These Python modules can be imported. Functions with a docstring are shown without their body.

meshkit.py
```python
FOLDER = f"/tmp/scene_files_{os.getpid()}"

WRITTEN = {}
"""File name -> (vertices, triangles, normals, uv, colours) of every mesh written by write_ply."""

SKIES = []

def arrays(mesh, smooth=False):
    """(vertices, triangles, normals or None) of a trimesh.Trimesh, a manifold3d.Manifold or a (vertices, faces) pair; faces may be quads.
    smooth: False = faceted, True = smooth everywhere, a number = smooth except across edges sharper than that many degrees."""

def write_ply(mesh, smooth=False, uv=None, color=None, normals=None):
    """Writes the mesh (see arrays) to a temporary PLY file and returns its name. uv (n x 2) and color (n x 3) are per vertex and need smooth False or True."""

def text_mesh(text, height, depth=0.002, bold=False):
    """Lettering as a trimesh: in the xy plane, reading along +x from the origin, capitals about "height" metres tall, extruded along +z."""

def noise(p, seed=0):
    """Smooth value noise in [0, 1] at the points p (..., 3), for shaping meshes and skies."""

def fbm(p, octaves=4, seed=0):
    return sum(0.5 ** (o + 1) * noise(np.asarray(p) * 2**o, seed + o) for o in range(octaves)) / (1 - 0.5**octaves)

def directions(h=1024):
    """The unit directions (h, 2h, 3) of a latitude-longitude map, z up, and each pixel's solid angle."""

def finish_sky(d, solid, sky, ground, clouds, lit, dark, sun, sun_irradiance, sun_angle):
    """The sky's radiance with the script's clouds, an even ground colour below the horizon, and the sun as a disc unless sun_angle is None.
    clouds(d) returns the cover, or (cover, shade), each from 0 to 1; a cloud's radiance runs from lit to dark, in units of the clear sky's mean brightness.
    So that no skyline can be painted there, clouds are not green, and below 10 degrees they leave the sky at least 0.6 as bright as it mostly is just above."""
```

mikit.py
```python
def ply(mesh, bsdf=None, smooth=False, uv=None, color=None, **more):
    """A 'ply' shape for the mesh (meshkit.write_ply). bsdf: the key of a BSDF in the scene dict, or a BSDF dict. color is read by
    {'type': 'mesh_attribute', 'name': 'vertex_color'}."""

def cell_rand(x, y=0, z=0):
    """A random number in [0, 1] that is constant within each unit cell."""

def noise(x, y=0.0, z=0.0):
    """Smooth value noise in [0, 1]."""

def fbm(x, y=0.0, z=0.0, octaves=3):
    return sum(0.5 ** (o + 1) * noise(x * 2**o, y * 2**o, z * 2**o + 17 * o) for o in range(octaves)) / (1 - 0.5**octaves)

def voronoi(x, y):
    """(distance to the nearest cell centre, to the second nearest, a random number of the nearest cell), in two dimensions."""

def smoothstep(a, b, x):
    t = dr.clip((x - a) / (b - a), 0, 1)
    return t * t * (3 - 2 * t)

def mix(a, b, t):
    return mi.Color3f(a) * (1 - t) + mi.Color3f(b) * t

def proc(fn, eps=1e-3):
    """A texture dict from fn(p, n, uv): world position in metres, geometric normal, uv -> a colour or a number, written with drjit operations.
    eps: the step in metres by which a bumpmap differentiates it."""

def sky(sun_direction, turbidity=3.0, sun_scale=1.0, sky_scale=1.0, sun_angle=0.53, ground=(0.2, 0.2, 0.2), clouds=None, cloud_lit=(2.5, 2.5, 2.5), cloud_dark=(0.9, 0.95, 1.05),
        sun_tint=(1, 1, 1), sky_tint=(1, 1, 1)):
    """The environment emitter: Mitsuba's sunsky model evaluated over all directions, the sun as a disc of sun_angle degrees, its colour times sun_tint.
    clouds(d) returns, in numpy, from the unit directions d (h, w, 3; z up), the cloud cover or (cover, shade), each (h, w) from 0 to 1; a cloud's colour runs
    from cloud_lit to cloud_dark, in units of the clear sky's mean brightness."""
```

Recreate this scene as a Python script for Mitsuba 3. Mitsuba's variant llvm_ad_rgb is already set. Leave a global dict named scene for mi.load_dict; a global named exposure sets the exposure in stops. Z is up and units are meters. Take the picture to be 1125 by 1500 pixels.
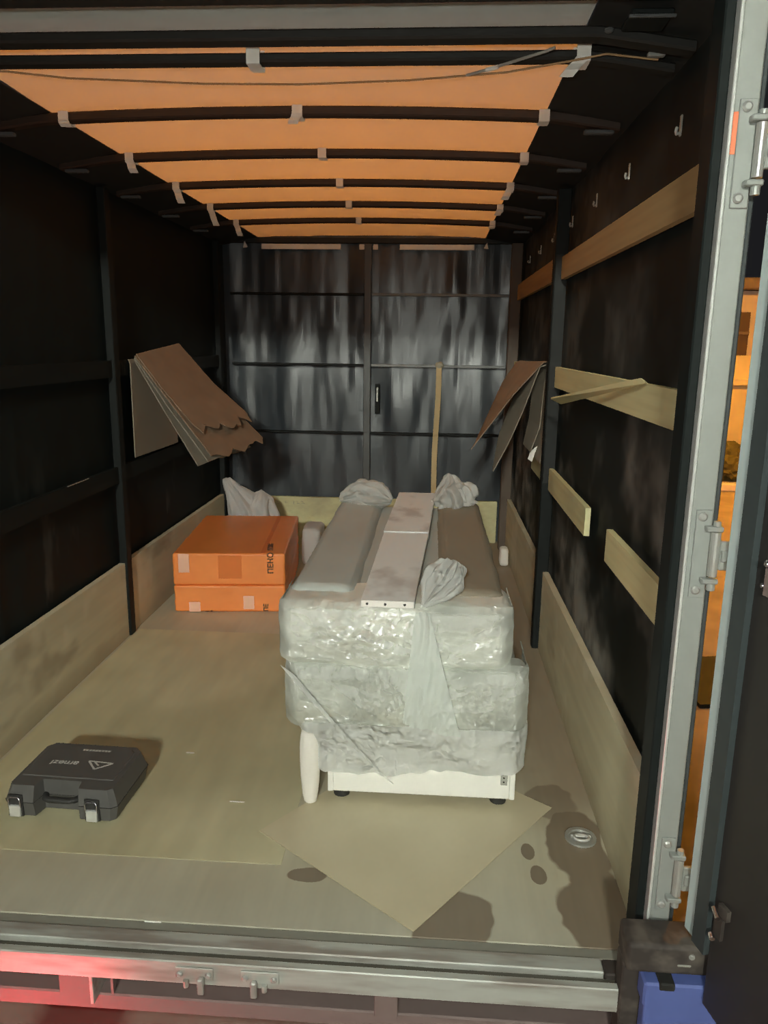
import math, numpy as np, trimesh, mitsuba as mi, drjit as dr, mikit, meshkit
import manifold3d as m3
T = mi.ScalarTransform4f
rng = np.random.default_rng(7)
scene, labels = {}, {}

# ---------------------------------------------------------------- camera, sky, lamps, exposure
F_PX = 1106.67
CAM = np.array([1.5391, -1.63576, 1.49878])
RIGHT = np.array([0.99773994, 0.06586201, 0.0133123])
DOWN = np.array([0.02733483, -0.21685691, -0.97582062])
FWD = np.array([-0.06138264, 0.9739791, -0.21816712])
scene['camera'] = {'type': 'perspective', 'fov_axis': 'x', 'fov': 2 * math.degrees(math.atan(562.5 / F_PX)), 'near_clip': 0.02, 'far_clip': 200.0,
                   'to_world': T().look_at(origin=CAM.tolist(), target=(CAM + FWD).tolist(), up=(-DOWN).tolist())}
exposure = 0.15
NIGHT = (0.010, 0.010, 0.011)          # night sky
YARD_LAMP = (1.15, -7.0, 3.4)         # white yard lamp behind the photographer
YARD_POWER = (600.0, 616.0, 540.0)
FLASH_POWER = (4700.0, 4880.0, 4450.0)
STREET_LAMP = (1.05, 1.9, 5.6)         # sodium lamp above the truck
FENCE_FILL = (7.2, 8.6, 4.6)          # added unseen sodium lamp, brightens the fence
STREET_POWER = (490.0, 180.0, 28.0)
FENCE_FILL_POWER = (2300.0, 900.0, 90.0)
TAIL_POWER = (34.0, 2.2, 2.8)
scene['night_sky'] = {'type': 'constant', 'radiance': {'type': 'rgb', 'value': list(NIGHT)}}

GROUND = -0.9
W, L, H = 2.1, 4.1, 2.2

# ---------------------------------------------------------------- materials
def rgb(*c): return {'type': 'rgb', 'value': list(c)}
def two(b): return {'type': 'twosided', 'bsdf': b}
def prin(color, rough=0.6, **k):
    c = color if isinstance(color, dict) else rgb(*color)
    return two({'type': 'principled', 'base_color': c, 'roughness': rough, **k})
C3, N, FB, SS, MX = mi.Color3f, mikit.noise, mikit.fbm, mikit.smoothstep, mikit.mix

def floor_col(p, n, uv):
    g = FB(p.x * 3.1, p.y * 2.2, 0.3, 4)
    grain = FB(p.x * 60, p.y * 5, 1.7, 3)
    c = MX((0.48, 0.45, 0.33), (0.39, 0.36, 0.26), SS(0.3, 0.7, g))
    right = SS(1.75, 2.0, p.x + 0.15 * (FB(p.x * 7, p.y * 7, 5.0, 3) - 0.5))
    c = MX(c, (0.27, 0.215, 0.15), right * SS(0.45, 0.75, p.y) * 0.8)
    grey = 1 - SS(0.02, 0.32, p.y + 0.2 * (g - 0.5))
    c = MX(c, (0.42, 0.42, 0.35), grey * 0.5)
    w = FB(p.x * 9, p.y * 9, 2.0, 3) - 0.5
    def blob(cx, cy, rx, ry):
        d = dr.sqrt(dr.square((p.x - cx) / rx) + dr.square((p.y - cy) / ry)) + w * 0.8
        return 1 - SS(0.9, 1.0, d)
    wet = dr.maximum(blob(2.03, 0.16, 0.125, 0.17), dr.maximum(blob(2.02, 0.42, 0.09, 0.24), blob(1.64, 0.10, 0.115, 0.17)))
    wet = dr.maximum(wet, dr.maximum(blob(1.86, 0.40, 0.02, 0.035), blob(1.88, 0.30, 0.022, 0.04)))
    wet = dr.maximum(wet, blob(1.22, 0.245, 0.06, 0.035))
    wet = dr.maximum(wet, blob(1.97, 0.66, 0.10, 0.10) * 0.7)
    c = MX(c, (0.165, 0.125, 0.085), wet * 0.85)
    return c * (0.94 + 0.12 * grain)
scene['m_floor'] = prin(mikit.proc(floor_col), 0.5)

def hard_col(p, n, uv):
    g = FB(p.x * 2.0, p.y * 2.0, p.z * 2.0, 4)
    s = FB(p.x * 16, p.y * 3, 4.0, 3)
    c = MX((0.52, 0.485, 0.315), (0.43, 0.40, 0.25), SS(0.3, 0.7, g))
    return c * (0.9 + 0.2 * s)
scene['m_hardboard'] = prin(mikit.proc(hard_col), 0.55)
def lam_col(p, n, uv):
    return MX((0.58, 0.52, 0.36), (0.51, 0.45, 0.30), FB(p.x * 5, p.y * 5, 1.0, 3))
scene['m_sheet'] = prin(mikit.proc(lam_col), 0.5)

def wood_col(p, n, uv):
    g = FB(p.x * 40, p.y * 3.0, p.z * 55, 3)
    d = FB(p.x * 3, p.y * 2.1, p.z * 4 + 3, 4)
    c = MX((0.68, 0.65, 0.38), (0.52, 0.48, 0.25), g * 0.6 + 0.2)
    return MX(c, (0.30, 0.25, 0.16), SS(0.55, 0.85, d) * 0.55)
scene['m_wood'] = prin(mikit.proc(wood_col), 0.6)
scene['m_wood_shaded'] = prin(mikit.proc(lambda p, n, uv: MX((0.34, 0.235, 0.11), (0.24, 0.155, 0.075), FB(p.x * 40, p.y * 3.0, p.z * 55, 3) * 0.6 + 0.4 * SS(0.3, 1.6, p.y))), 0.65)  # darker brown imitates shade on the top slats
def side_col(p, n, uv):
    g = FB(p.y * 2.5, p.z * 30, p.x, 3)
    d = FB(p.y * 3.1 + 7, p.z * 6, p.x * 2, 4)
    c = MX((0.57, 0.53, 0.37), (0.48, 0.44, 0.30), g)
    c = MX(c, (0.62, 0.58, 0.45), SS(0.55, 0.7, FB(p.y * 5, p.z * 4, 9.0, 3)) * 0.4)
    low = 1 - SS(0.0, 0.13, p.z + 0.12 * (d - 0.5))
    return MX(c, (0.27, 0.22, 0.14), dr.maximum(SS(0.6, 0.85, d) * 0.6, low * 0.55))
scene['m_side'] = prin(mikit.proc(side_col), 0.6)

scene['m_black'] = prin((0.010, 0.0135, 0.0130), 0.55, specular=0.12)
scene['m_black_matte'] = prin((0.013, 0.013, 0.011), 0.8)
def panel_col(p, n, uv):
    s = FB(p.y * 2.2, p.z * 2.6, 3.0, 4)
    t = FB(p.y * 7, p.z * 7, 8.0, 4)
    m = SS(0.38, 0.68, s) * (0.35 + 0.65 * SS(0.35, 0.7, t))
    low = 1 - SS(0.7, 1.75, p.z)
    return MX((0.014, 0.018, 0.0170), (0.24, 0.245, 0.225), m * (0.15 + 0.85 * low))
scene['m_panel'] = prin(mikit.proc(panel_col), 0.6, specular=0.15)
def leftp_col(p, n, uv):
    m = SS(0.62, 0.8, FB(p.y * 7, p.z * 3.0, 5.0, 4)) * (1 - SS(0.5, 1.2, p.z))
    return MX((0.0095, 0.0135, 0.0130), (0.07, 0.07, 0.06), m * 0.5)
scene['m_left_panel'] = prin(mikit.proc(leftp_col), 0.6, specular=0.12)
scene['m_back'] = prin((0.028, 0.037, 0.045), 0.32, specular=1.0)
scene['m_rail'] = prin((0.075, 0.08, 0.08), 0.45)
scene['m_rail_light'] = prin((0.19, 0.205, 0.205), 0.45)
scene['m_post_dark'] = prin((0.009, 0.0115, 0.011), 0.6, specular=0.2)
scene['m_post_lit'] = prin((0.022, 0.024, 0.023), 0.6, specular=0.2)
scene['m_post_orange_tint'] = prin((0.10, 0.075, 0.055), 0.6)  # brown tint imitates orange light on the far right post
scene['m_bow'] = prin((0.03, 0.016, 0.009), 0.6)
scene['m_bow_dark'] = prin((0.012, 0.012, 0.010), 0.6)
scene['m_tarp'] = {'type': 'principledthin', 'base_color': rgb(0.62, 0.58, 0.56), 'roughness': 0.8, 'diff_trans': 0.8, 'eta': 1.3}
scene['m_tarp_shaded'] = prin((0.60, 0.61, 0.58), 0.8)  # grey stands for the same tarp shaded from the sodium lamp
scene['m_webbing'] = prin((0.72, 0.70, 0.64), 0.7)
scene['m_rope'] = prin((0.35, 0.22, 0.11), 0.8)
scene['m_white'] = prin((0.86, 0.86, 0.80), 0.35)
scene['m_white_dirty'] = prin(mikit.proc(lambda p, n, uv: MX((0.70, 0.73, 0.72), (0.44, 0.43, 0.41), SS(0.5, 0.8, FB(p.x * 9, p.y * 6, 2.0, 4)) * 0.8)), 0.55)
scene['m_foam_white'] = prin((0.80, 0.77, 0.70), 0.75)
def cb_col(p, n, uv):
    g = FB(p.x * 12, p.y * 12, p.z * 12, 4)
    return MX((0.235, 0.165, 0.11), (0.175, 0.12, 0.078), g)
scene['m_card'] = prin(mikit.proc(cb_col), 0.8)
scene['m_card_pale'] = prin((0.225, 0.195, 0.15), 0.8)
scene['m_fabric'] = prin(mikit.proc(lambda p, n, uv: MX((0.44, 0.48, 0.45), (0.35, 0.375, 0.35), FB(p.x * 6, p.y * 3, p.z * 6, 3))), 0.42, clearcoat=0.6, clearcoat_gloss=0.75)
scene['m_fabric_brown'] = prin((0.25, 0.225, 0.17), 0.6, clearcoat=0.4, clearcoat_gloss=0.6)
_g = np.random.default_rng(12); WAVES = []
for _k in range(14):
    _d = _g.normal(size=3); _d /= np.linalg.norm(_d); WAVES.append((_d.tolist(), float(_g.uniform(14, 75)), float(_g.uniform(0.6, 2.4)), float(_g.uniform())))
def crackle(p, n, uv):
    """height of a crumpled film: sharp creases between flat facets, in patches"""
    w = FB(p.x * 13, p.y * 13, p.z * 13, 2) - 0.5
    h = mi.Float(0)
    for (dx, dy, dz), fr, wa, ph in WAVES:
        t = (p.x * dx + p.y * dy + p.z * dz) * fr + w * wa + ph
        h += dr.abs(t - dr.floor(t) - 0.5) / fr
    m = SS(0.38, 0.62, FB(p.x * 7 + 3, p.y * 7, p.z * 9, 2)) * 0.75 + 0.25
    return h * m
CRACK = mikit.proc(crackle, eps=0.0012)
def film_over(c0, c1, seed, f):
    return two({'type': 'blendbsdf', 'weight': 0.30,
        'b0': {'type': 'principled', 'base_color': mikit.proc(lambda p, n, uv: MX(c0, c1, SS(0.35, 0.7, FB(p.x * f + seed, p.y * 4, p.z * f * 1.3, 3)))), 'roughness': 0.45},
        'b1': {'type': 'bumpmap', 'scale': 0.42, 'tex': CRACK, 'b': {'type': 'roughconductor', 'material': 'none', 'alpha': 0.12, 'specular_reflectance': rgb(0.92, 0.95, 0.92)}}})
scene['m_wrap'] = film_over((0.84, 0.87, 0.79), (0.58, 0.60, 0.54), 0, 7)
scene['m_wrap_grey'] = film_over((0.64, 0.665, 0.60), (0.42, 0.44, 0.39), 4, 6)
scene['m_film'] = {'type': 'bumpmap', 'scale': 0.22, 'tex': CRACK, 'b': {'type': 'principledthin', 'base_color': rgb(0.96, 0.98, 0.95), 'roughness': 0.12, 'spec_trans': 0.34, 'diff_trans': 0.75, 'eta': 1.6}}
scene['m_film_milky'] = {'type': 'principledthin', 'base_color': rgb(0.90, 0.95, 0.90), 'roughness': 0.16, 'spec_trans': 0.22, 'diff_trans': 0.7, 'eta': 1.5}
scene['m_bag'] = {'type': 'principledthin', 'base_color': rgb(0.86, 0.85, 0.83), 'roughness': 0.4, 'spec_trans': 0.1, 'diff_trans': 0.9, 'eta': 1.45}
def foam_col(p, n, uv):
    w = FB(p.x * 10, p.y * 4, p.z * 18, 3)
    return MX((0.93, 0.30, 0.075), (0.84, 0.235, 0.05), w)
scene['m_foam'] = prin(mikit.proc(foam_col), 0.38, clearcoat=0.5, clearcoat_gloss=0.8)
scene['m_foam_band'] = prin((0.74, 0.19, 0.04), 0.35)
scene['m_label_pale'] = prin((0.86, 0.50, 0.36), 0.4)
scene['m_ink'] = prin((0.09, 0.03, 0.015), 0.6)
scene['m_case'] = prin((0.082, 0.080, 0.076), 0.55)
scene['m_case_dark'] = prin((0.025, 0.025, 0.024), 0.6)
scene['m_print'] = prin((0.42, 0.42, 0.40), 0.6)
scene['m_chrome'] = two({'type': 'roughconductor', 'material': 'Cr', 'alpha': 0.12})
scene['m_alu'] = prin((0.295, 0.315, 0.295), 0.42, metallic=0.25)
scene['m_alu_bright'] = prin((0.78, 0.79, 0.76), 0.25, metallic=0.5)
scene['m_zinc'] = prin((0.48, 0.49, 0.46), 0.35, metallic=0.6)
scene['m_door_edge'] = prin((0.42, 0.50, 0.50), 0.45)
scene['m_rubber'] = prin((0.035, 0.045, 0.047), 0.5)
scene['m_door'] = prin((0.022, 0.021, 0.020), 0.5)
def sill_col(p, n, uv):
    d = FB(p.x * 5, p.y * 30, p.z * 25, 4)
    return MX((0.42, 0.44, 0.40), (0.27, 0.25, 0.22), SS(0.35, 0.75, d))
scene['m_sill'] = prin(mikit.proc(sill_col), 0.45, metallic=0.2)
scene['m_strip_dark'] = prin((0.21, 0.21, 0.175), 0.6)
scene['m_groove'] = prin((0.13, 0.125, 0.10), 0.6)
scene['m_chassis'] = prin((0.17, 0.13, 0.12), 0.7)
scene['m_bumper'] = prin(mikit.proc(lambda p, n, uv: MX((0.035, 0.028, 0.024), (0.10, 0.085, 0.07), SS(0.45, 0.8, FB(p.x * 18, p.y * 18, p.z * 18, 4)))), 0.75)
scene['m_blue'] = prin((0.085, 0.12, 0.33), 0.5)
scene['m_asphalt'] = prin(mikit.proc(lambda p, n, uv: MX((0.20, 0.17, 0.14), (0.33, 0.28, 0.22), FB(p.x * 3, p.y * 3, 0.0, 5))), 0.9)
scene['m_wall_out'] = prin((0.62, 0.56, 0.50), 0.85)
scene['m_fence'] = prin(mikit.proc(lambda p, n, uv: MX((0.80, 0.70, 0.42), (0.66, 0.56, 0.32), FB(p.x * 3, p.y, p.z * 3, 3))), 0.8)
scene['m_glass_dark'] = prin((0.10, 0.07, 0.06), 0.3)
scene['m_bush'] = prin((0.10, 0.09, 0.03), 0.8)
scene['m_sticker'] = prin((0.80, 0.22, 0.10), 0.5)
scene['m_strap'] = prin((0.55, 0.42, 0.22), 0.7)
scene['m_paint_stub'] = prin((0.35, 0.33, 0.25), 0.7)

# ---------------------------------------------------------------- helpers
def numbered(k):
    if not any(x == k or x.startswith(k + '__') for x in list(scene) + list(labels)): return k
    i = 1
    while any(x == f'{k}_{i:03d}' or x.startswith(f'{k}_{i:03d}__') for x in list(scene) + list(labels)): i += 1
    return f'{k}_{i:03d}'
def add(name, mesh, m, parent=None, smooth=False, label=None, **more):
    key = numbered(f'{parent}__{name}' if parent else name)
    scene[key] = mikit.ply(mesh, m, smooth=smooth, **more)
    if label and parent: labels[key] = {'label': label}
    return key
def thing(name, label, cat, group=None):
    k = numbered(name)
    labels[k] = {'label': label, 'category': cat}
    if group: labels[k]['group'] = group
    return k
def one(name, mesh, m, label, cat, group=None, smooth=False):
    k = add(name, mesh, m, smooth=smooth)
    labels[k] = {'label': label, 'category': cat}
    if group: labels[k]['group'] = group
    return k
def struct(name, mesh, m, label, parent=None):
    k = add(name, mesh, m, parent)
    if not parent: labels[k] = {'label': label, 'category': 'building part', 'kind': 'structure'}
    return k
def hull(pts): return trimesh.convex.convex_hull(np.array(pts, float))
def bx(x0, x1, y0, y1, z0, z1, c=None):
    s = min(x1 - x0, y1 - y0, z1 - z0)
    c = min(0.003, s * 0.25) if c is None else min(c, s * 0.49)
    pts = []
    for i, x in enumerate((x0, x1)):
        for j, y in enumerate((y0, y1)):
            for k, z in enumerate((z0, z1)):
                sx, sy, sz = (1 if i == 0 else -1), (1 if j == 0 else -1), (1 if k == 0 else -1)
                pts += [(x, y + sy * c, z + sz * c), (x + sx * c, y, z + sz * c), (x + sx * c, y + sy * c, z)]
    return hull(pts)
def rot(mesh, deg, axis, at):
    m = mesh.copy(); m.apply_transform(trimesh.transformations.rotation_matrix(math.radians(deg), axis, at)); return m
def cat(*ms): return trimesh.util.concatenate(list(ms))
def rbox(x0, x1, y0, y1, z0, z1, r, lump=0.0, seed=0, edge=0.03):
    sp = m3.Manifold.sphere(r, 24)
    h = m3.Manifold.batch_hull([sp.translate((x, y, z)) for x in (x0 + r, x1 - r) for y in (y0 + r, y1 - r) for z in (z0 + r, z1 - r)])
    h = h.refine_to_length(edge)
    me = h.to_mesh(); v = np.array(me.vert_properties[:, :3], float); f = np.array(me.tri_verts)
    t = trimesh.Trimesh(v, f, process=False)
    if lump:
        n = t.vertex_normals
        t.vertices = v + n * (lump * (meshkit.fbm(v * 9, 3, seed) - 0.5) * 2)[:, None]
    return t
def tube(pts, r, sides=8):
    p = np.asarray(pts, float); t = np.gradient(p, axis=0); t /= np.linalg.norm(t, axis=1, keepdims=True)
    a = np.cross(t, np.where(np.abs(t[:, 2:]) < 0.9, [0, 0, 1.0], [1.0, 0, 0])); a /= np.linalg.norm(a, axis=1, keepdims=True)
    b = np.cross(t, a); ang = np.arange(sides) * 2 * np.pi / sides
    rr = np.broadcast_to(r, (len(p),))[:, None, None]
    v = (p[:, None] + rr * (np.cos(ang)[None, :, None] * a[:, None] + np.sin(ang)[None, :, None] * b[:, None])).reshape(-1, 3)
    f = []
    for i in range(len(p) - 1):
        for j in range(sides):
            A, B = i * sides + j, i * sides + (j + 1) % sides
            f += [[A, B, B + sides], [A, B + sides, A + sides]]
    n = len(v); v = np.vstack([v, p[:1], p[-1:]])
    for j in range(sides):
        f += [[n, (j + 1) % sides, j], [n + 1, n - sides + j, n - sides + (j + 1) % sides]]
    return trimesh.Trimesh(v, f, process=False)
def cyl(p0, p1, r, sides=16): return tube([p0, p1], r, sides)
def grid_mesh(P):
    h, w = P.shape[:2]; i, j = np.meshgrid(np.arange(h - 1), np.arange(w - 1), indexing='ij'); a = i * w + j
    q = np.stack([a, a + 1, a + w + 1, a + w], -1).reshape(-1, 4)
    return trimesh.Trimesh(P.reshape(-1, 3), np.vstack([q[:, [0, 1, 2]], q[:, [0, 2, 3]]]), process=False)
def thick(P, t):
    """closed sheet of thickness t on the grid P (h, w, 3)"""
    h, w = P.shape[:2]; g = grid_mesh(P); n = g.vertex_normals
    v = np.vstack([g.vertices + n * t / 2, g.vertices - n * t / 2]); k = h * w
    f = [g.faces, g.faces[:, ::-1] + k]
    edge = [(0, j) for j in range(w)] + [(i, w - 1) for i in range(1, h)] + [(h - 1, j) for j in range(w - 2, -1, -1)] + [(i, 0) for i in range(h - 2, 0, -1)]
    e = np.array([i * w + j for i, j in edge]); e2 = np.roll(e, -1)
    f += [np.stack([e, e + k, e2 + k], 1), np.stack([e, e2 + k, e2], 1)]
    return trimesh.Trimesh(v, np.vstack(f), process=False)
def patch(near, far, n=14, t=0.005, sag=0.0, jag=0.0, seed=0, m=24):
    """sheet between two polylines (ridge to lower end)"""
    def res(pl):
        pl = np.array(pl, float); d = np.r_[0, np.cumsum(np.linalg.norm(np.diff(pl, axis=0), axis=1))]; s = np.linspace(0, d[-1], m)
        return np.stack([np.interp(s, d, pl[:, k]) for k in range(3)], -1)
    A, B = res(near), res(far); u = np.linspace(0, 1, n)[None, :, None]
    P = A[:, None] * (1 - u) + B[:, None] * u
    if jag:
        d = P[-1] - P[-2]; d /= np.linalg.norm(d, axis=1, keepdims=True)
        P[-1] += d * (jag * (meshkit.noise(np.stack([np.linspace(0, n * 0.6, n), np.zeros(n), np.zeros(n)], -1), seed) - 0.5))[:, None]
    if sag: P[..., 2] -= sag * np.sin(np.pi * np.linspace(0, 1, m))[:, None]
    return thick(P, t)
def ridged(p, o=4, s=0): return 1 - np.abs(2 * meshkit.fbm(p, o, s) - 1)
def crumple(center, size, seed, amp=0.35, sub=4, freq=3.0, taper=0.0):
    s = trimesh.creation.icosphere(subdivisions=sub); v = s.vertices.copy()
    d = 1 + amp * (ridged(v * freq + seed * 3.1, 3, seed) - 0.75) * 2
    v = v * d[:, None]
    if taper: v[:, :2] *= (1 - taper * np.clip((v[:, 2:3] + 1) / 2, 0, 1))
    return trimesh.Trimesh(v * np.array(size) + np.array(center), s.faces, process=False)
def prism(poly, x0, x1):
    """polygon in (y, z) extruded along x"""
    from shapely.geometry import Polygon
    m = trimesh.creation.extrude_polygon(Polygon(poly), x1 - x0, engine='earcut')
    v = m.vertices; return trimesh.Trimesh(np.stack([x0 + v[:, 2], v[:, 0], v[:, 1]], -1), m.faces, process=False)
def bolt(p, axis, r=0.008, h=0.006):
    p = np.array(p, float); a = np.array(axis, float)
    return hull([*(cyl(p, p + a * h * 0.6, r, 10).vertices), *(cyl(p, p + a * h, r * 0.6, 10).vertices)])

# ---------------------------------------------------------------- the setting: truck box body
struct('floor', bx(-0.03, 2.13, 0.036, L + 0.02, -0.03, 0.0, 0.001), 'm_floor', 'worn plywood floor of the truck box')
# left wall: black curtain panel with slight waves
def curtain(x, y0, y1, z0, z1, amp, seed, sign):
    Y, Z = np.meshgrid(np.linspace(y0, y1, 90), np.linspace(z0, z1, 40), indexing='ij')
    d = amp * (meshkit.fbm(np.stack([Y * 5, Z * 1.1, np.full_like(Y, seed)], -1), 3, seed) - 0.5)
    P = np.stack([x + sign * (0.012 + np.abs(d)) , Y, Z], -1)
    return thick(P, 0.004)
struct('wall_left', curtain(-0.032, -0.02, L + 0.12, -0.02, 2.19, 0.02, 3, -1), 'm_left_panel', 'black tarpaulin wall on the left')
struct('wall_right', curtain(2.130, 0.03, L + 0.12, -0.02, 2.19, 0.02, 5, 1), 'm_panel', 'scuffed black tarpaulin wall on the right')
X, Z = np.meshgrid(np.linspace(-0.08, 2.18, 156), np.linspace(-0.06, 2.26, 80), indexing='ij')
fold = meshkit.fbm(np.stack([X * 4.5, Z * 1.0 + 2, np.zeros_like(X)], -1), 3, 11) - 0.5
fold2 = meshkit.fbm(np.stack([X * 16, Z * 2.2, np.zeros_like(X)], -1), 2, 4) - 0.5
struct('wall_back', thick(np.stack([X, L + 0.04 + 0.05 * fold + 0.004 * fold2, Z], -1), 0.004), 'm_back', 'glossy black tarpaulin at the front end of the truck box')
# roof: black side bands, rear strip greyed to imitate shade, orange translucent tarpaulin
def crown(x): return 0.018 * (1 - ((x - 1.055) / 0.83) ** 2)
def roof_strip(x0, x1, y0, y1, z, nx=14, ny=40, wav=0.004, seed=0, edges=None):
    Xs, Ys = np.meshgrid(np.linspace(x0, x1, nx), np.linspace(y0, y1, ny), indexing='ij')
    Zs = z(Xs) + wav * (meshkit.fbm(np.stack([Xs * 5, Ys * 5, np.zeros_like(Xs)], -1), 3, seed) - 0.5)
    return grid_mesh(np.stack([Xs, Ys, Zs], -1))
flat = lambda x: 2.245 + crown(x)
k = struct('ceiling', cat(thick(np.stack(np.broadcast_arrays(np.array([-0.08, 0.11, 0.232])[:, None], np.linspace(0.0, L + 0.10, 3)[None], np.array([2.185, 2.215, 2.238])[:, None]), -1), 0.004),
                          thick(np.stack(np.broadcast_arrays(np.array([1.878, 2.0, 2.18])[:, None], np.linspace(0.0, L + 0.10, 3)[None], np.array([2.238, 2.215, 2.185])[:, None]), -1), 0.004)),
           'm_black_matte', 'black side bands of the truck roof')
tp = thing('roof_tarpaulin', 'translucent orange tarpaulin stretched over the roof bows', 'tarpaulin')
add('orange_sheet', roof_strip(0.225, 1.885, 0.49, L + 0.10, flat, wav=0.012, seed=2), 'm_tarp', tp, smooth=True)
add('shaded_sheet', thick(np.stack(np.broadcast_arrays(np.linspace(0.18, 1.885, 12)[:, None], np.linspace(0.0, 0.488, 3)[None], np.full((1, 1), 2.262)), -1), 0.003), 'm_tarp_shaded', tp, label='rear strip of the roof cover, shade painted as grey')
# rear header and bows
one('roof_header', bx(-0.02, 2.2, -0.03, 0.122, 2.186, 2.255, 0.004), 'm_bow_dark', 'black header beam across the rear opening at the top edge of the picture', 'beam')
def bow(y, straight, label, mat, d=0.042, z0=2.203, hgt=0.03):
    b = thing('roof_bow', label, 'roof bow', None)
    xs = np.linspace(-0.01, 2.11, 40)
    zc = np.array([z0 + (0 if straight else crown(x) if 0.2 < x < 1.9 else crown(0.225)) for x in xs])
    zc = np.where(xs < 0.2, np.minimum(zc, z0 - 0.0 + crown(0.225) - (0.2 - xs) * 0.15), np.where(xs > 1.9, np.minimum(zc, z0 + crown(0.225) - (xs - 1.9) * 0.15), zc))
    V, Fc = [], []
    c = 0.005
    prof = [(-d / 2, c), (-d / 2 + c, 0), (d / 2 - c, 0), (d / 2, c), (d / 2, hgt - c), (d / 2 - c, hgt), (-d / 2 + c, hgt), (-d / 2, hgt - c)]
    for x, z in zip(xs, zc):
        V += [(x, y + a, z + b2) for a, b2 in prof]
    k2 = len(prof)
    for i in range(len(xs) - 1):
        for j in range(k2):
            A, B = i * k2 + j, i * k2 + (j + 1) % k2
            Fc += [[A, B, B + k2], [A, B + k2, A + k2]]
    for j in range(1, k2 - 1):
        Fc += [[0, j + 1, j], [len(V) - k2, len(V) - k2 + j, len(V) - k2 + j + 1]]
    add('tube', trimesh.Trimesh(V, Fc, process=False), mat, b)
    return b, (lambda x: float(np.interp(x, xs, zc)))
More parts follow.
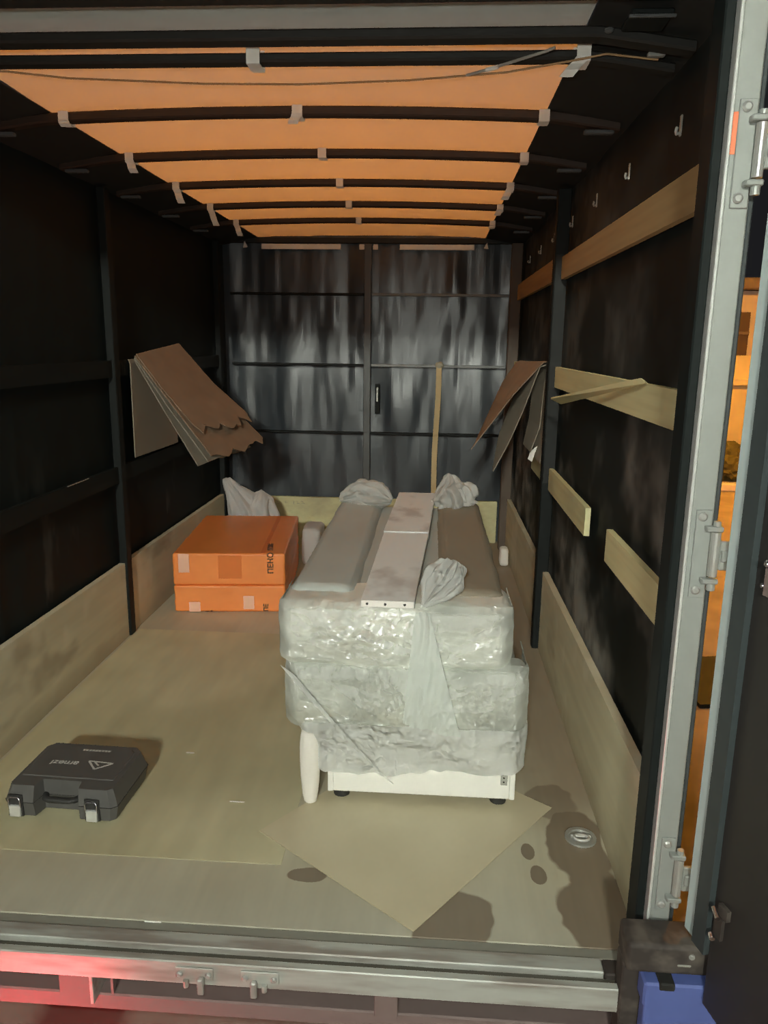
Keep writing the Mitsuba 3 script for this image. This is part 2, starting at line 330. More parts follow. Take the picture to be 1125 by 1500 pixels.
def strap_loop(b, x, y, zb, w, tail, d=0.042, hgt=0.03, lean=0.0):
    """webbing tie: a loop round the bow and a hanging tail"""
    e = 0.005
    path = [(y + d / 2 + e, zb + hgt), (y + d / 2 + e, zb - e), (y - d / 2 - e, zb - e), (y - d / 2 - e, zb + hgt)]
    P = np.array([[(x + s * w / 2, a, z) for s in (-1, 1)] for a, z in path])
    m = [thick(P, 0.003)]
    if tail:
        q = [(0, 0), (0.006, -0.35), (-0.002, -0.7), (0.008, -1.0)]
        P = np.array([[(x + s * w / 2 + lean * -b2 * tail, y - d / 2 - e - 0.004 + a, zb + 0.004 + b2 * tail) for s in (-1, 1)] for a, b2 in q])
        m.append(thick(P, 0.003))
    add('strap', cat(*m), 'm_webbing', b, label='pale webbing tie')
order = ['nearest the rear opening', 'second from the rear opening', 'third from the rear opening', 'fourth from the rear opening', 'fifth from the rear opening', 'sixth from the rear opening', 'farthest, next to the front wall']
bw, zf = bow(0.325, True, 'straight black roof bow ' + order[0] + ', in front of the grey strip', 'm_bow_dark', d=0.05, z0=2.185, hgt=0.024)
bw, zf = bow(0.482, True, 'straight black roof bow ' + order[1] + ', at the edge of the orange tarpaulin', 'm_bow_dark', d=0.045, z0=2.192, hgt=0.022)
for x, tl, ln in ((1.06, 0.0, 0), (1.885, 0.045, -0.9)): strap_loop(bw, x, 0.482, 2.19, 0.034, tl, d=0.055, hgt=0.045, lean=ln)
for i, y in enumerate((1.05, 1.605, 2.17, 2.735, 3.29)):
    bw, zf = bow(y, False, 'dark arched roof bow ' + order[i + 2] + ' under the orange tarpaulin', 'm_bow')
    for x, tl in ((0.285, (0.02, 0.05, 0.07, 0.09, 0.07)[i]), (1.07 - 0.02 * (i > 2), (0.03, 0, 0, 0, 0)[i]), (1.868, (0.0, 0.0, 0.05, 0.03, 0.02)[i])):
        strap_loop(bw, x, y, zf(x), 0.034, tl, lean=-0.5 if x > 1 else 0.35)
    for xb in (0.005, 2.0): add('end_bracket', bx(xb, xb + 0.095, y - 0.012, y + 0.012, 2.165, 2.178), 'm_rail', bw)
one('front_header', bx(0.0, 2.1, L - 0.035, L + 0.0, 2.198, 2.235, 0.003), 'm_bow_dark', 'black beam where the roof meets the front wall', 'beam')
for i, (x0, x1) in enumerate(((0.26, 0.84), (0.975, 1.015), (1.075, 1.11), (1.267, 1.80))):
    if x1 - x0 > 0.1:
        one('white_strip', bx(x0, x1, L - 0.03, L - 0.022, 2.155, 2.192, 0.001), 'm_white', ('long white strip under the roof on the left half of the front wall', '', '', 'long white strip under the roof on the right half of the front wall')[i], 'strip')
    else:
        one('white_tab', bx(x0, x1, L - 0.03, L - 0.022, 2.155, 2.192, 0.001), 'm_webbing', ('', 'small white tab under the roof left of the centre post', 'small white tab under the roof right of the centre post', '')[i], 'tab')
for x, s, lab in ((0.13, 1, 'left'), (1.90, -1, 'right')):
    one('corner_tab', thick(np.array([[(x, L - 0.05, 2.16), (x + s * 0.035, L - 0.05, 2.165)], [(x + s * 0.012, L - 0.05, 2.205), (x + s * 0.016, L - 0.05, 2.20)]]), 0.004), 'm_webbing', f'small white pointed tab in the upper {lab} corner of the front wall', 'tab')

# front wall frame: centre post and rails
k = thing('wall_framework', 'dark steel frame of centre post and three rails against the front wall', 'frame')
add('centre_post', bx(1.013, 1.066, L - 0.045, L - 0.012, 0.331, 2.195, 0.004), 'm_rail', k)
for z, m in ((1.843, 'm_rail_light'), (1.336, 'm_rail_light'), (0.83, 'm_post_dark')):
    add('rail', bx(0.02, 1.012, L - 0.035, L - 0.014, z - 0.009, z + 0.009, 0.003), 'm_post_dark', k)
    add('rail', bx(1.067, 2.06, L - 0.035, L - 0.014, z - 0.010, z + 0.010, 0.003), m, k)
k = thing('front_latch', 'small dark latch handle beside the centre post of the front wall', 'latch')
add('plate', bx(1.10, 1.135, L - 0.03, L - 0.015, 0.98, 1.20, 0.004), 'm_black', k)
add('lever', cat(cyl((1.118, L - 0.03, 1.17), (1.118, L - 0.055, 1.165), 0.008), bx(1.111, 1.126, L - 0.06, L - 0.05, 1.07, 1.175, 0.003)), 'm_zinc', k)
# webbing strap hanging on the middle rail
Ps = []
for t in np.linspace(0, 1, 16):
    a = math.sin(t * 5) * 0.12
    x = 1.572 - 0.016 * t + 0.004 * math.sin(7 * t); z = 1.35 - 0.97 * t; y = L - 0.062 - 0.003 * math.sin(9 * t)
    Ps.append([(x - 0.02 * math.cos(a), y - 0.02 * math.sin(a), z), (x + 0.02 * math.cos(a), y + 0.02 * math.sin(a), z)])
k = thing('hanging_strap', 'tan webbing strap hanging from the middle rail of the front wall', 'strap')
add('webbing', thick(np.array(Ps), 0.004), 'm_strap', k)
add('knot', crumple((1.575, L - 0.056, 1.345), (0.03, 0.016, 0.025), 4, 0.2, 3), 'm_paint_stub', k, smooth=True)

# ---------------------------------------------------------------- wall posts, sideboards, slats
def post(x0, x1, y0, y1, z1, m, label, face=None):
    k = thing('wall_post', label, 'post')
    add('profile', bx(x0, x1, y0, y1, 0.002, z1, 0.004), m, k)
    if face: add('face_strip', bx(*face, 0.85, 1.90, 0.001), 'm_post_lit', k)  # paler strip imitates light on the near face of the post
    return k
post(-0.028, 0.012, 1.955, 2.015, 2.18, 'm_post_dark', 'black steel post in the middle of the left wall')
post(-0.028, 0.012, 3.80, 3.85, 2.18, 'm_post_dark', 'black steel post of the left wall nearest the front end')
post(2.068, 2.128, 1.985, 2.045, 2.18, 'm_post_dark', 'black steel post in the middle of the right wall', face=(2.074, 2.127, 1.9825, 1.9845))
post(2.05, 2.125, 3.86, 3.92, 2.18, 'm_post_orange_tint', 'steel post tinted as under orange light, of the right wall nearest the front end')
def sideboard(poly, x0, x1, label): return one('sideboard', prism(poly, x0, x1), 'm_side', label, 'sideboard')
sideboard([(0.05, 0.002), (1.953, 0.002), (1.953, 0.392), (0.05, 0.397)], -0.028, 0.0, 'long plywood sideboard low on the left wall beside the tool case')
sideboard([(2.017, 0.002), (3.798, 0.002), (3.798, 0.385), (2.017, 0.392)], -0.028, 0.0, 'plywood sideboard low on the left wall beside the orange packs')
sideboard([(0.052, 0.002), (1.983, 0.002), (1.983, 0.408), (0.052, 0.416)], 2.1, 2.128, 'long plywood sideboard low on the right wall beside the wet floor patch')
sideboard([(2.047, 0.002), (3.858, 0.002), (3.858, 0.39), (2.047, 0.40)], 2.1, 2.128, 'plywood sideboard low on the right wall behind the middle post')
k = thing('front_board', 'pale yellow board along the foot of the front wall', 'board')
add('board', bx(0.02, 2.045, L - 0.055, L - 0.025, 0.002, 0.328, 0.003), 'm_wood', k)
sc = []
for (x, w, h) in ((0.335, 0.03, 0.024), (0.405, 0.02, 0.014), (0.475, 0.012, 0.024), (0.498, 0.028, 0.016), (0.534, 0.03, 0.018)):
    c0 = np.array([x, L - 0.0565, 0.285])
    sc.append(tube([c0 + (0, 0, h / 2), c0 + (w * 0.6, 0, h / 3), c0 + (w * 0.2, 0, -h / 2), c0 + (w, 0, -h / 2)], 0.0022, 5))
for m_ in sc: add('pencil_mark', m_, 'm_paint_stub', k, label='faint illegible grey pencil stroke')

def slat(y0, y1, z0, z1, label, x=2.1, notch=None, m='m_wood'):
    poly = [(y0, z0), (y1, z0), (y1, z1), (y0, z1)] if notch is None else [(y0 + 0.022, z0), (y1, z0), (y1, z1), (y0, z1), (y0, z1 - 0.032), (y0 + 0.022, z1 - 0.038)]
    return one('wooden_slat', prism(poly, x, x + 0.02), m, label, 'slat')
slat(0.062, 1.98, 1.79, 1.888, 'top shade-darkened wooden slat of the right wall between the rear post and the middle post', notch=1, m='m_wood_shaded')
slat(2.05, 3.855, 1.80, 1.905, 'top shade-darkened wooden slat of the right wall beyond the middle post', m='m_wood_shaded')
slat(0.062, 1.98, 1.308, 1.402, 'pale slat at mid height of the right wall with a loose strip lying across it', notch=1)
slat(2.05, 3.855, 1.30, 1.385, 'mid height slat of the right wall under the draped cardboard')
slat(0.065, 0.742, 0.826, 0.930, 'short pale low slat of the right wall nearest the rear post', notch=1)
slat(1.083, 1.98, 0.820, 0.925, 'short pale low slat of the right wall in front of the middle post')
slat(2.05, 2.64, 0.82, 0.92, 'short low slat of the right wall just beyond the middle post')
for z, y0, y1, lab in ((1.36, 0.0, 1.95, 'black painted slat at mid height of the left wall nearest the camera'), (0.845, 0.0, 1.95, 'black painted low slat of the left wall with a painted highlight'),
                       (1.36, 2.02, 3.79, 'black painted slat of the left wall under the draped cardboard'), (0.845, 2.02, 3.79, 'black painted low slat of the left wall beyond the middle post')):
    slat(y0, y1, z - 0.04, z + 0.04, lab, x=-0.022, m='m_black')
one('edge_highlight', tube([(0.001, 1.42, 0.887), (0.001, 1.55, 0.8865), (0.001, 1.62, 0.887)], 0.0022, 5), 'm_zinc', 'painted highlight on the top edge of the black low slat of the left wall', 'highlight')  # drawn line stands for light caught on the slat edge
st = np.array([[(2.022, 1.55, 1.286), (2.093, 0.46, 1.416)], [(2.066, 1.55, 1.264), (2.093, 0.40, 1.406)]])
one('loose_strip', thick(st, 0.006), 'm_wood', 'loose thin wooden strip tilted across the mid height slat of the right wall', 'strip')
for i, y in enumerate((0.404, 0.907, 1.386, 1.889, 2.40, 2.90, 3.40)):
    c = thing('wall_cleat', 'small metal tarpaulin cleat high on the right wall, ' + ('nearest to the rear post', 'second from the rear post', 'third from the rear post', 'fourth from the rear post', 'fifth from the rear post', 'second from the front wall', 'nearest to the front wall')[i], 'cleat', 'metal cleats along the top of the right wall')
    add('plate', bx(2.119, 2.123, y - 0.006, y + 0.006, 2.00, 2.048, 0.001), 'm_zinc', c)
    add('hook', tube([(2.12, y, 2.008), (2.111, y, 2.005), (2.109, y - 0.003, 2.010), (2.111, y - 0.004, 2.020)], 0.004, 6), 'm_zinc', c)

# cord, wire and corner fixtures under the roof
one('thin_twine', tube([(0.30, 0.43, 2.175), (0.42, 0.455, 2.172), (0.553, 0.50, 2.17), (0.908, 0.542, 2.167), (1.158, 0.55, 2.166), (1.454, 0.53, 2.168), (1.70, 0.49, 2.172), (1.85, 0.44, 2.18), (1.93, 0.40, 2.182), (2.05, 0.39, 2.165)], 0.0026, 6), 'm_rope', 'thin brown cord sagging across the orange tarpaulin behind the second bow', 'cord', smooth=True)
k = thing('metal_rod', 'thin bent metal rod tucked under the second roof bow on the right', 'rod')
add('rod', tube([(1.60, 0.487, 2.165), (1.655, 0.453, 2.168), (1.78, 0.36, 2.175), (1.80, 0.345, 2.178)], 0.0035, 6), 'm_zinc', k)
add('sleeve', cyl((1.648, 0.457, 2.167), (1.676, 0.44, 2.169), 0.0055, 8), 'm_webbing', k)
k = thing('corner_fixture', 'black plate fixture under the roof in the rear right corner', 'fixture')
add('plate', bx(1.93, 2.02, 0.165, 0.26, 2.178, 2.19, 0.003), 'm_post_dark', k)
add('edge', bx(1.925, 2.022, 0.158, 0.165, 2.170, 2.176, 0.001), 'm_rail', k)
add('bolt', bolt((1.905, 0.26, 2.185), (0, 0, -1), 0.010, 0.008), 'm_rail', k)
one('roof_clip', bx(2.02, 2.06, 0.365, 0.38, 2.165, 2.175, 0.002), 'm_zinc', 'small bright clip at the right end of the second roof bow', 'clip')

# ---------------------------------------------------------------- sill, chassis, bumper corner
k = thing('tail_sill', 'grey metal sill along the rear edge of the truck floor', 'sill')
add('top_rail', bx(-0.1, 1.995, -0.042, 0.004, -0.03, 0.001, 0.003), 'm_sill', k)
add('end_pad', bx(1.998, 2.12, -0.042, 0.012, -0.03, -0.004, 0.004), 'm_bumper', k)
add('groove', bx(-0.1, 2.1, -0.062, -0.042, -0.04, -0.016, 0.002), 'm_groove', k)
add('front_bar', bx(-0.1, 2.1, -0.085, -0.062, -0.072, -0.006, 0.003), 'm_sill', k)
add('dark_gap', bx(-0.03, 2.1, 0.0045, 0.0355, -0.03, -0.003, 0.001), 'm_strip_dark', k)
for x, lab in ((0.985, 'left of the two latch keepers on the rear sill'), (1.15, 'right of the two latch keepers on the rear sill')):
    c = thing('latch_keeper', lab, 'latch')
    add('plate', bx(x - 0.048, x + 0.048, -0.090, -0.086, -0.052, -0.018, 0.0015), 'm_sill', c)
    for s in (-1, 1): add('bolt', bolt((x + s * 0.036, -0.090, -0.036), (0, -1, 0), 0.008, 0.007), 'm_zinc', c)
    q = x + (0.018 if x < 1.05 else -0.014)
    add('tab', cat(bx(q - 0.008, q + 0.008, -0.104, -0.090, -0.085, -0.04, 0.003)), 'm_zinc', c)
    add('stud', cyl((2 * x - q - 0.002, -0.094, -0.05), (2 * x - q - 0.002, -0.094, -0.068), 0.007, 10), 'm_sill', c)
k = thing('rear_chassis', 'dusty steel chassis frame under the rear sill', 'chassis')
add('cross_member', bx(-0.2, 2.3, 0.10, 0.18, -0.26, -0.12, 0.004), 'm_chassis', k)
add('lower_beam', bx(-0.3, 2.05, -0.02, 0.04, -0.235, -0.185, 0.004), 'm_chassis', k)
add('upright', bx(0.60, 0.70, -0.03, -0.02, -0.19, -0.073, 0.002), 'm_chassis', k)
add('upright', bx(0.692, 0.702, -0.05, 0.08, -0.19, -0.073, 0.002), 'm_sill', k)
add('gusset', prism([(-0.02, -0.073), (0.10, -0.073), (-0.02, -0.185)], 0.735, 0.742), 'm_chassis', k)
add('upright', bx(1.43, 1.49, -0.03, -0.02, -0.19, -0.073, 0.002), 'm_chassis', k)
add('brace', rot(bx(1.50, 1.85, -0.01, 0.0, -0.14, -0.115, 0.002), -7, (0, 1, 0), (1.5, 0, -0.13)), 'm_chassis', k)
add('floor_underside', bx(-0.1, 2.13, 0.02, L, -0.07, -0.031, 0.002), 'm_chassis', k)
k = thing('tail_lamp', 'red lamp standing behind the left end of the rear sill', 'lamp')
add('housing', bx(0.30, 0.58, -0.52, -0.42, -0.52, -0.29, 0.006), 'm_black', k)
add('stand', bx(0.40, 0.48, -0.50, -0.44, GROUND, -0.521, 0.004), 'm_black', k)
scene[k + '__lens'] = mikit.ply(bx(0.31, 0.57, -0.419, -0.414, -0.51, -0.30, 0.001), 'm_sticker', emitter={'type': 'area', 'radiance': rgb(*TAIL_POWER)})
k = thing('corner_bumper', 'dirty black rubber corner block at the foot of the right rear post', 'bumper')
add('block', rbox(2.018, 2.40, -0.135, -0.045, 0.092, 0.168, 0.012, 0.002, 3), 'm_bumper', k, smooth=True)
add('bolt', bolt((2.16, -0.135, 0.145), (0, -1, 0), 0.007, 0.004), 'm_zinc', k)
add('slot', bx(2.13, 2.16, -0.137, -0.134, 0.118, 0.123, 0.0005), 'm_zinc', k)
add('flange', bx(2.02, 2.40, -0.10, -0.045, -0.35, 0.088, 0.004), 'm_bumper', k)
k = thing('blue_box', 'blue plastic box clipped below the corner bumper', 'box')
add('body', rbox(2.062, 2.315, -0.145, -0.103, -0.36, 0.075, 0.008, 0.001, 2), 'm_blue', k, smooth=True)
add('rim', bx(2.055, 2.345, -0.155, -0.103, 0.02, 0.084, 0.005), 'm_blue', k)
for x in (2.105, 2.29): add('clip', bx(x - 0.017, x + 0.017, -0.160, -0.12, 0.070, 0.0905, 0.003), 'm_black_matte', k)

# ---------------------------------------------------------------- rear post, hinges, door
k = thing('rear_post', 'bright aluminium post at the right side of the rear opening', 'post')
add('face', bx(2.090, 2.138, -0.035, 0.045, -0.03, 2.24, 0.003), 'm_alu', k)
add('lip', bx(2.083, 2.0895, -0.041, 0.045, -0.03, 2.24, 0.0015), 'm_alu_bright', k)
add('seal', bx(2.1385, 2.150, -0.028, 0.045, 0.0, 2.24, 0.003), 'm_rubber', k)
add('inner_strip', bx(2.062, 2.0825, -0.02, 0.05, 0.0, 2.19, 0.003), 'm_black', k)
add('sticker', bx(2.0915, 2.101, -0.0365, -0.0345, 1.86, 1.935, 0.0003), 'm_sticker', k, label='orange reflective sticker')
k = thing('rear_post', 'aluminium post at the left side of the rear opening', 'post')
add('face', bx(-0.045, -0.004, -0.035, 0.045, -0.03, 2.24, 0.003), 'm_alu', k)
add('inner_strip', bx(-0.0035, 0.010, -0.02, -0.002, 0.0, 2.18, 0.003), 'm_black', k)
A = math.radians(14)
def door_pt(s, off=0.0): return np.array([2.157 + s * math.sin(A) + off * math.cos(A), -0.082 - s * math.cos(A) + off * math.sin(A)])
def slab(s0, s1, o0, o1, z0, z1):
    pts = [(*door_pt(s, o), z) for s in (s0, s1) for o in (o0, o1) for z in (z0, z1)]
    return hull(pts)
k = 'door_1'
labels[k] = {'label': 'open rear door of the truck swung out on the right', 'category': 'door', 'kind': 'structure'}
add('edge_profile', slab(0.0, 0.040, 0.0, 0.05, 0.18, 2.3), 'm_door_edge', k, label='pale aluminium edge profile')
add('gasket', slab(0.041, 0.085, -0.008, 0.04, 0.18, 2.3), 'm_rubber', k, label='dark rubber gasket')
add('panel', slab(0.086, 1.0, 0.006, 0.045, 0.05, 2.3), 'm_door', k, label='black inner panel')
for z in (1.862, 1.07, 0.285):
    h = add('hinge', cat(bx(2.100, 2.134, -0.0405, -0.0355, z - 0.10, z + 0.095, 0.0015)), 'm_alu', k)
    sub = lambda n, m, mt: add(n, m, mt, h)
    sub('barrel', cyl((2.141, -0.05, z - 0.047), (2.141, -0.05, z + 0.05), 0.0105, 14), 'm_zinc')
    sub('knuckle', cat(bx(2.118, 2.152, -0.062, -0.041, z + 0.052, z + 0.063, 0.002), bx(2.118, 2.152, -0.062, -0.041, z - 0.062, z - 0.051, 0.002), cyl((2.141, -0.05, z + 0.063), (2.141, -0.05, z + 0.073), 0.008, 12), cyl((2.141, -0.05, z - 0.078), (2.141, -0.05, z - 0.062), 0.009, 12)), 'm_alu')
    for dz in (-0.082, 0.08): sub('bolt', bolt((2.113, -0.0405, z + dz), (0, -1, 0), 0.010, 0.007), 'm_zinc')
    sub('arm', cat(bx(2.150, 2.185, -0.058, -0.048, z - 0.032, z + 0.032, 0.002), bx(2.152, 2.17, -0.066, -0.058, z - 0.012, z + 0.014, 0.002)), 'm_alu')
hb = add('lock_bracket', slab(0.125, 0.17, -0.006, 0.006, 1.035, 1.10), 'm_chassis', k)
add('bolt', bolt((*door_pt(0.135, -0.006), 1.10), (-math.cos(A), -math.sin(A), 0), 0.008, 0.01), 'm_chrome', hb)
add('bolt', bolt((*door_pt(0.115, 0.004), 1.05), (-math.cos(A), -math.sin(A), 0), 0.005, 0.008), 'm_chrome', hb)
hb = add('door_catch', cat(slab(0.11, 0.14, -0.004, 0.006, 0.31, 0.335), slab(0.10, 0.125, -0.002, 0.006, 0.25, 0.30)), 'm_bumper', k)
add('pin', cyl((*door_pt(0.11, -0.014), 0.325), (*door_pt(0.135, -0.02), 0.318), 0.006, 8), 'm_chrome', hb)
add('pin', cyl((*door_pt(0.105, -0.010), 0.255), (*door_pt(0.118, -0.015), 0.252), 0.006, 8), 'm_chrome', hb)

# ---------------------------------------------------------------- sheets on the floor, lashing ring
one('hardboard_sheet', rot(bx(0.012, 1.13, 0.278, 2.05, 0.0005, 0.0025, 0.0005), 0.0, (0, 0, 1), (0.5, 1, 0)), 'm_hardboard', 'large thin yellowish hardboard sheet on the left floor under the tool case', 'sheet')
c0, e1, e2 = np.array([1.524, 0.048]), np.array([0.608, 0.794]), np.array([-0.794, 0.608])
cs = [c0, c0 + e1 * 0.728, c0 + e1 * 0.728 + e2 * 0.62, c0 + e2 * 0.62]
P = np.array([[(*(cs[0] + (cs[1] - cs[0]) * u + (cs[3] - cs[0]) * v), 0.004) for u in np.linspace(0, 1, 5)] for v in np.linspace(0, 1, 5)])
one('fibreboard_sheet', thick(P, 0.002), 'm_sheet', 'pale rectangular sheet lying askew under the front of the wrapped sofa', 'sheet')
one('wood_splinter', bx(0.815, 0.86, 0.030, 0.034, -0.002, 0.002, 0.001), 'm_white', 'tiny white splinter on the floor edge at the rear sill', 'splinter')
one('floor_chip', bx(0.66, 0.69, 0.85, 0.856, 0.0047, 0.008, 0.001), 'm_foam_white', 'small pale chip on the hardboard right behind the tool case', 'chip')
one('floor_chip', bx(0.90, 0.95, 0.565, 0.569, 0.0047, 0.008, 0.001), 'm_foam_white', 'small pale chip on the hardboard left of the white roll', 'chip')
k = thing('lashing_ring', 'recessed chrome lashing ring in the floor by the right sideboard', 'ring')
cx, cy = 2.033, 0.478
add('cup', trimesh.creation.annulus(r_min=0.036, r_max=0.048, height=0.006, sections=40, transform=trimesh.transformations.translation_matrix((cx, cy, 0.004))), 'm_zinc', k)
add('dish', cyl((cx, cy, 0.0008), (cx, cy, 0.0025), 0.036, 32), 'm_zinc', k)
add('bar', cyl((cx - 0.03, cy, 0.008), (cx + 0.03, cy, 0.008), 0.005, 12), 'm_alu_bright', k)
ring = [(cx + 0.022 * math.cos(a), cy - 0.014 + 0.020 * math.sin(a), 0.009 + 0.004 * (1 - math.sin(a))) for a in np.linspace(0, 2 * math.pi, 33)]
add('ring', tube(ring, 0.0045, 8), 'm_alu_bright', k, smooth=True)

# ---------------------------------------------------------------- tool case
k = thing('tool_case', 'dark grey plastic tool case with two chrome latches lying on the floor', 'tool case')
def caseR(m): m = rot(m, -1.5, (0, 0, 1), (0.40, 0.55, 0)); m.apply_translation((-0.012, 0.0, 0.0025)); m.vertices[:, 2] = 0.0025 + (m.vertices[:, 2] - 0.0025) * 0.93; return m
def ctop(poly, z0, z1, inset):
    a = np.array(poly, float); c = a.mean(0)
    lo = [(*p, z0) for p in a]; hi = [(*(c + (p - c) * (1 - inset)), z1) for p in a]
    return hull(lo + hi)
out = [(0.222, 0.44), (0.235, 0.425), (0.575, 0.425), (0.592, 0.44), (0.592, 0.68), (0.565, 0.71), (0.245, 0.71), (0.222, 0.68)]
def cut(m, z0, z1):
    M = m3.Manifold(m3.Mesh(np.asarray(m.vertices, np.float32), np.asarray(m.faces, np.uint32)))
    C_ = m3.Manifold(m3.Mesh(np.asarray(hull([(0.315, 0.40, z0), (0.475, 0.40, z0), (0.33, 0.478, z0), (0.46, 0.478, z0), (0.315, 0.40, z1), (0.475, 0.40, z1), (0.33, 0.478, z1), (0.46, 0.478, z1)]).vertices, np.float32), np.asarray(hull([(0.315, 0.40, z0), (0.475, 0.40, z0), (0.33, 0.478, z0), (0.46, 0.478, z0), (0.315, 0.40, z1), (0.475, 0.40, z1), (0.33, 0.478, z1), (0.46, 0.478, z1)]).faces, np.uint32)))
    r = (M - C_).to_mesh()
    return trimesh.Trimesh(np.array(r.vert_properties[:, :3]), np.array(r.tri_verts))
add('lower_shell', caseR(cut(ctop(out, 0.058, 0.006, 0.05), -0.1, 0.2)), 'm_case', k)
add('lid', caseR(cut(ctop(out, 0.060, 0.118, 0.09), -0.1, 0.2)), 'm_case', k)
add('seam', caseR(cut(ctop([(x * 1 + 0, y) for x, y in out], 0.0575, 0.0605, -0.012), -0.1, 0.2)), 'm_case_dark', k)
add('raised_panel', caseR(cut(ctop([(0.25, 0.49), (0.56, 0.49), (0.56, 0.66), (0.54, 0.68), (0.27, 0.68), (0.25, 0.66)], 0.117, 0.121, 0.03), -0.1, 0.2)), 'm_case', k)
add('handle', caseR(cat(tube([(0.335, 0.478, 0.06), (0.345, 0.455, 0.06), (0.36, 0.448, 0.06), (0.43, 0.448, 0.06), (0.445, 0.455, 0.06), (0.455, 0.478, 0.06)], 0.010, 8))), 'm_case_dark', k, smooth=True)
for x in (0.262, 0.515):
    h = add('latch', caseR(cat(bx(x - 0.018, x + 0.018, 0.414, 0.424, 0.010, 0.052, 0.002))), 'm_alu_bright', k, label='chrome latch')
    add('loop', caseR(tube([(x - 0.019, 0.418, 0.045), (x - 0.019, 0.416, 0.075), (x - 0.014, 0.418, 0.082), (x + 0.014, 0.418, 0.082), (x + 0.019, 0.416, 0.075), (x + 0.019, 0.418, 0.045)], 0.0022, 6)), 'm_chrome', h)
    add('recess', caseR(bx(x - 0.024, x + 0.024, 0.422, 0.428, 0.008, 0.088, 0.001)), 'm_case_dark', h)
def flat_text(s, h, x, y, z, deg, depth=0.0006, bold=True):
    m = meshkit.text_mesh(s, h, depth, bold=bold); b = m.bounds; m.apply_translation((-(b[0][0] + b[1][0]) / 2, -h / 2, 0))
    m.apply_transform(trimesh.transformations.rotation_matrix(math.radians(deg), (0, 0, 1))); m.apply_translation((x, y, z)); return m
add('lettering', caseR(flat_text('arnezi', 0.024, 0.352, 0.572, 0.1208, 180)), 'm_print', k, label='pale lettering arnezi')
lg = []
tri = [np.array(p) for p in ((0.515, 0.585), (0.428, 0.592), (0.468, 0.545))]
for a, b in ((0, 1), (1, 2), (2, 0)):
    pa, pb = tri[a], tri[b]; d = (pb - pa) / np.linalg.norm(pb - pa); n_ = np.array([-d[1], d[0]]) * 0.0032
    lg.append(hull([(*(q + s * n_), z) for q in (pa, pb) for s in (-1, 1) for z in (0.1208, 0.1214)]))
q0, q1 = np.array([0.45, 0.588]), np.array([0.472, 0.568])
lg.append(hull([(*(q + s * np.array([0.002, 0.002])), z) for q in (q0, q1) for s in (-1, 1) for z in (0.1208, 0.1214)]))
add('emblem', caseR(cat(*lg)), 'm_print', k, label='pale triangular outline emblem')
add('small_print', caseR(cat(*[bx(0.375 + 0.0112 * i, 0.375 + 0.0112 * i + 0.0085, 0.652, 0.662, 0.1208, 0.1214, 0.0001) for i in range(9)])), 'm_print', k, label='row of small pale print')

# ---------------------------------------------------------------- orange foam packs
FR = 5.6
def foamR(m): return rot(m, FR, (0, 0, 1), (0.42, 2.35, 0))
def front_text(s, h, x, z, deg, y=2.3485):
    m = meshkit.text_mesh(s, h, 0.0008, bold=True); b = m.bounds; m.apply_translation((-(b[0][0] + b[1][0]) / 2, -h / 2, 0))
    m.apply_transform(trimesh.transformations.rotation_matrix(math.radians(deg), (0, 0, 1)))
    m.apply_transform(trimesh.transformations.rotation_matrix(math.pi / 2, (1, 0, 0))); m.apply_translation((x, y, z)); return m
X0, X1 = 0.115, 0.735
for i, (z0, z1, lab) in enumerate(((0.002, 0.158, 'lower of the two stacked orange foam board packs'), (0.161, 0.345, 'upper of the two stacked orange foam board packs'))):
    k = thing('foam_pack', lab + ' wrapped in shiny film', 'package')
    b = rbox(X0, X1, 2.35, 3.30, z0, z1, 0.012, 0.0012, 20 + i, 0.025)
    v = b.vertices.copy(); ed = np.clip(1 - np.minimum(v[:, 0] - X0, X1 - v[:, 0]) / 0.05, 0, 1)
    v[:, 0] += (0.012 * (ridged(v * 22, 3, i) - 0.7) * ed) * np.sign(v[:, 0] - 0.4); v[:, 2] = np.maximum(v[:, 2], 0.001)
    add('film_wrap', foamR(trimesh.Trimesh(v, b.faces, process=False)), 'm_foam', k, smooth=40)
    if i == 1:
        add('band', foamR(bx(0.365, 0.495, 2.3465, 2.349, 0.20, 0.335, 0.0003)), 'm_foam_band', k, label='darker orange stripe')
        add('sticker', foamR(bx(0.145, 0.205, 2.346, 2.349, 0.235, 0.343, 0.0003)), 'm_label_pale', k, label='pale pink label')
        t1 = meshkit.text_mesh('ПЕНОПЛЭКС', 0.030, 0.0008, bold=True)
        add('lettering', foamR(front_text('ПЕНО', 0.032, 0.655, 0.292, 90, 2.3475)), 'm_ink', k, label='dark lettering ПЕНО up the front')
        m = flat_text('ПЛЭКС', 0.030, 0.640, 2.49, 0.3445, 96, 0.003)
        add('lettering', foamR(m), 'm_ink', k, label='dark lettering continuing over the top')
        add('tape', foamR(bx(0.60, 0.625, 2.35, 3.28, 0.343, 0.3475, 0.0006)), 'm_foam_band', k)
    else:
        add('sticker', foamR(bx(0.195, 0.258, 2.346, 2.349, 0.004, 0.062, 0.0003)), 'm_label_pale', k, label='pale pink label')
        add('sticker', foamR(bx(0.500, 0.560, 2.346, 2.349, 0.02, 0.098, 0.0003)), 'm_label_pale', k, label='pale pink label')
        add('lettering', foamR(front_text('ПЕ', 0.026, 0.625, 0.030, 90, 2.3475)), 'm_ink', k, label='dark lettering cut off at the lower edge')
        add('lettering', foamR(cat(bx(0.315, 0.325, 2.3468, 2.349, 0.004, 0.012, 0.0003), bx(0.285, 0.305, 2.3468, 2.349, 0.004, 0.008, 0.0003))), 'm_ink', k)

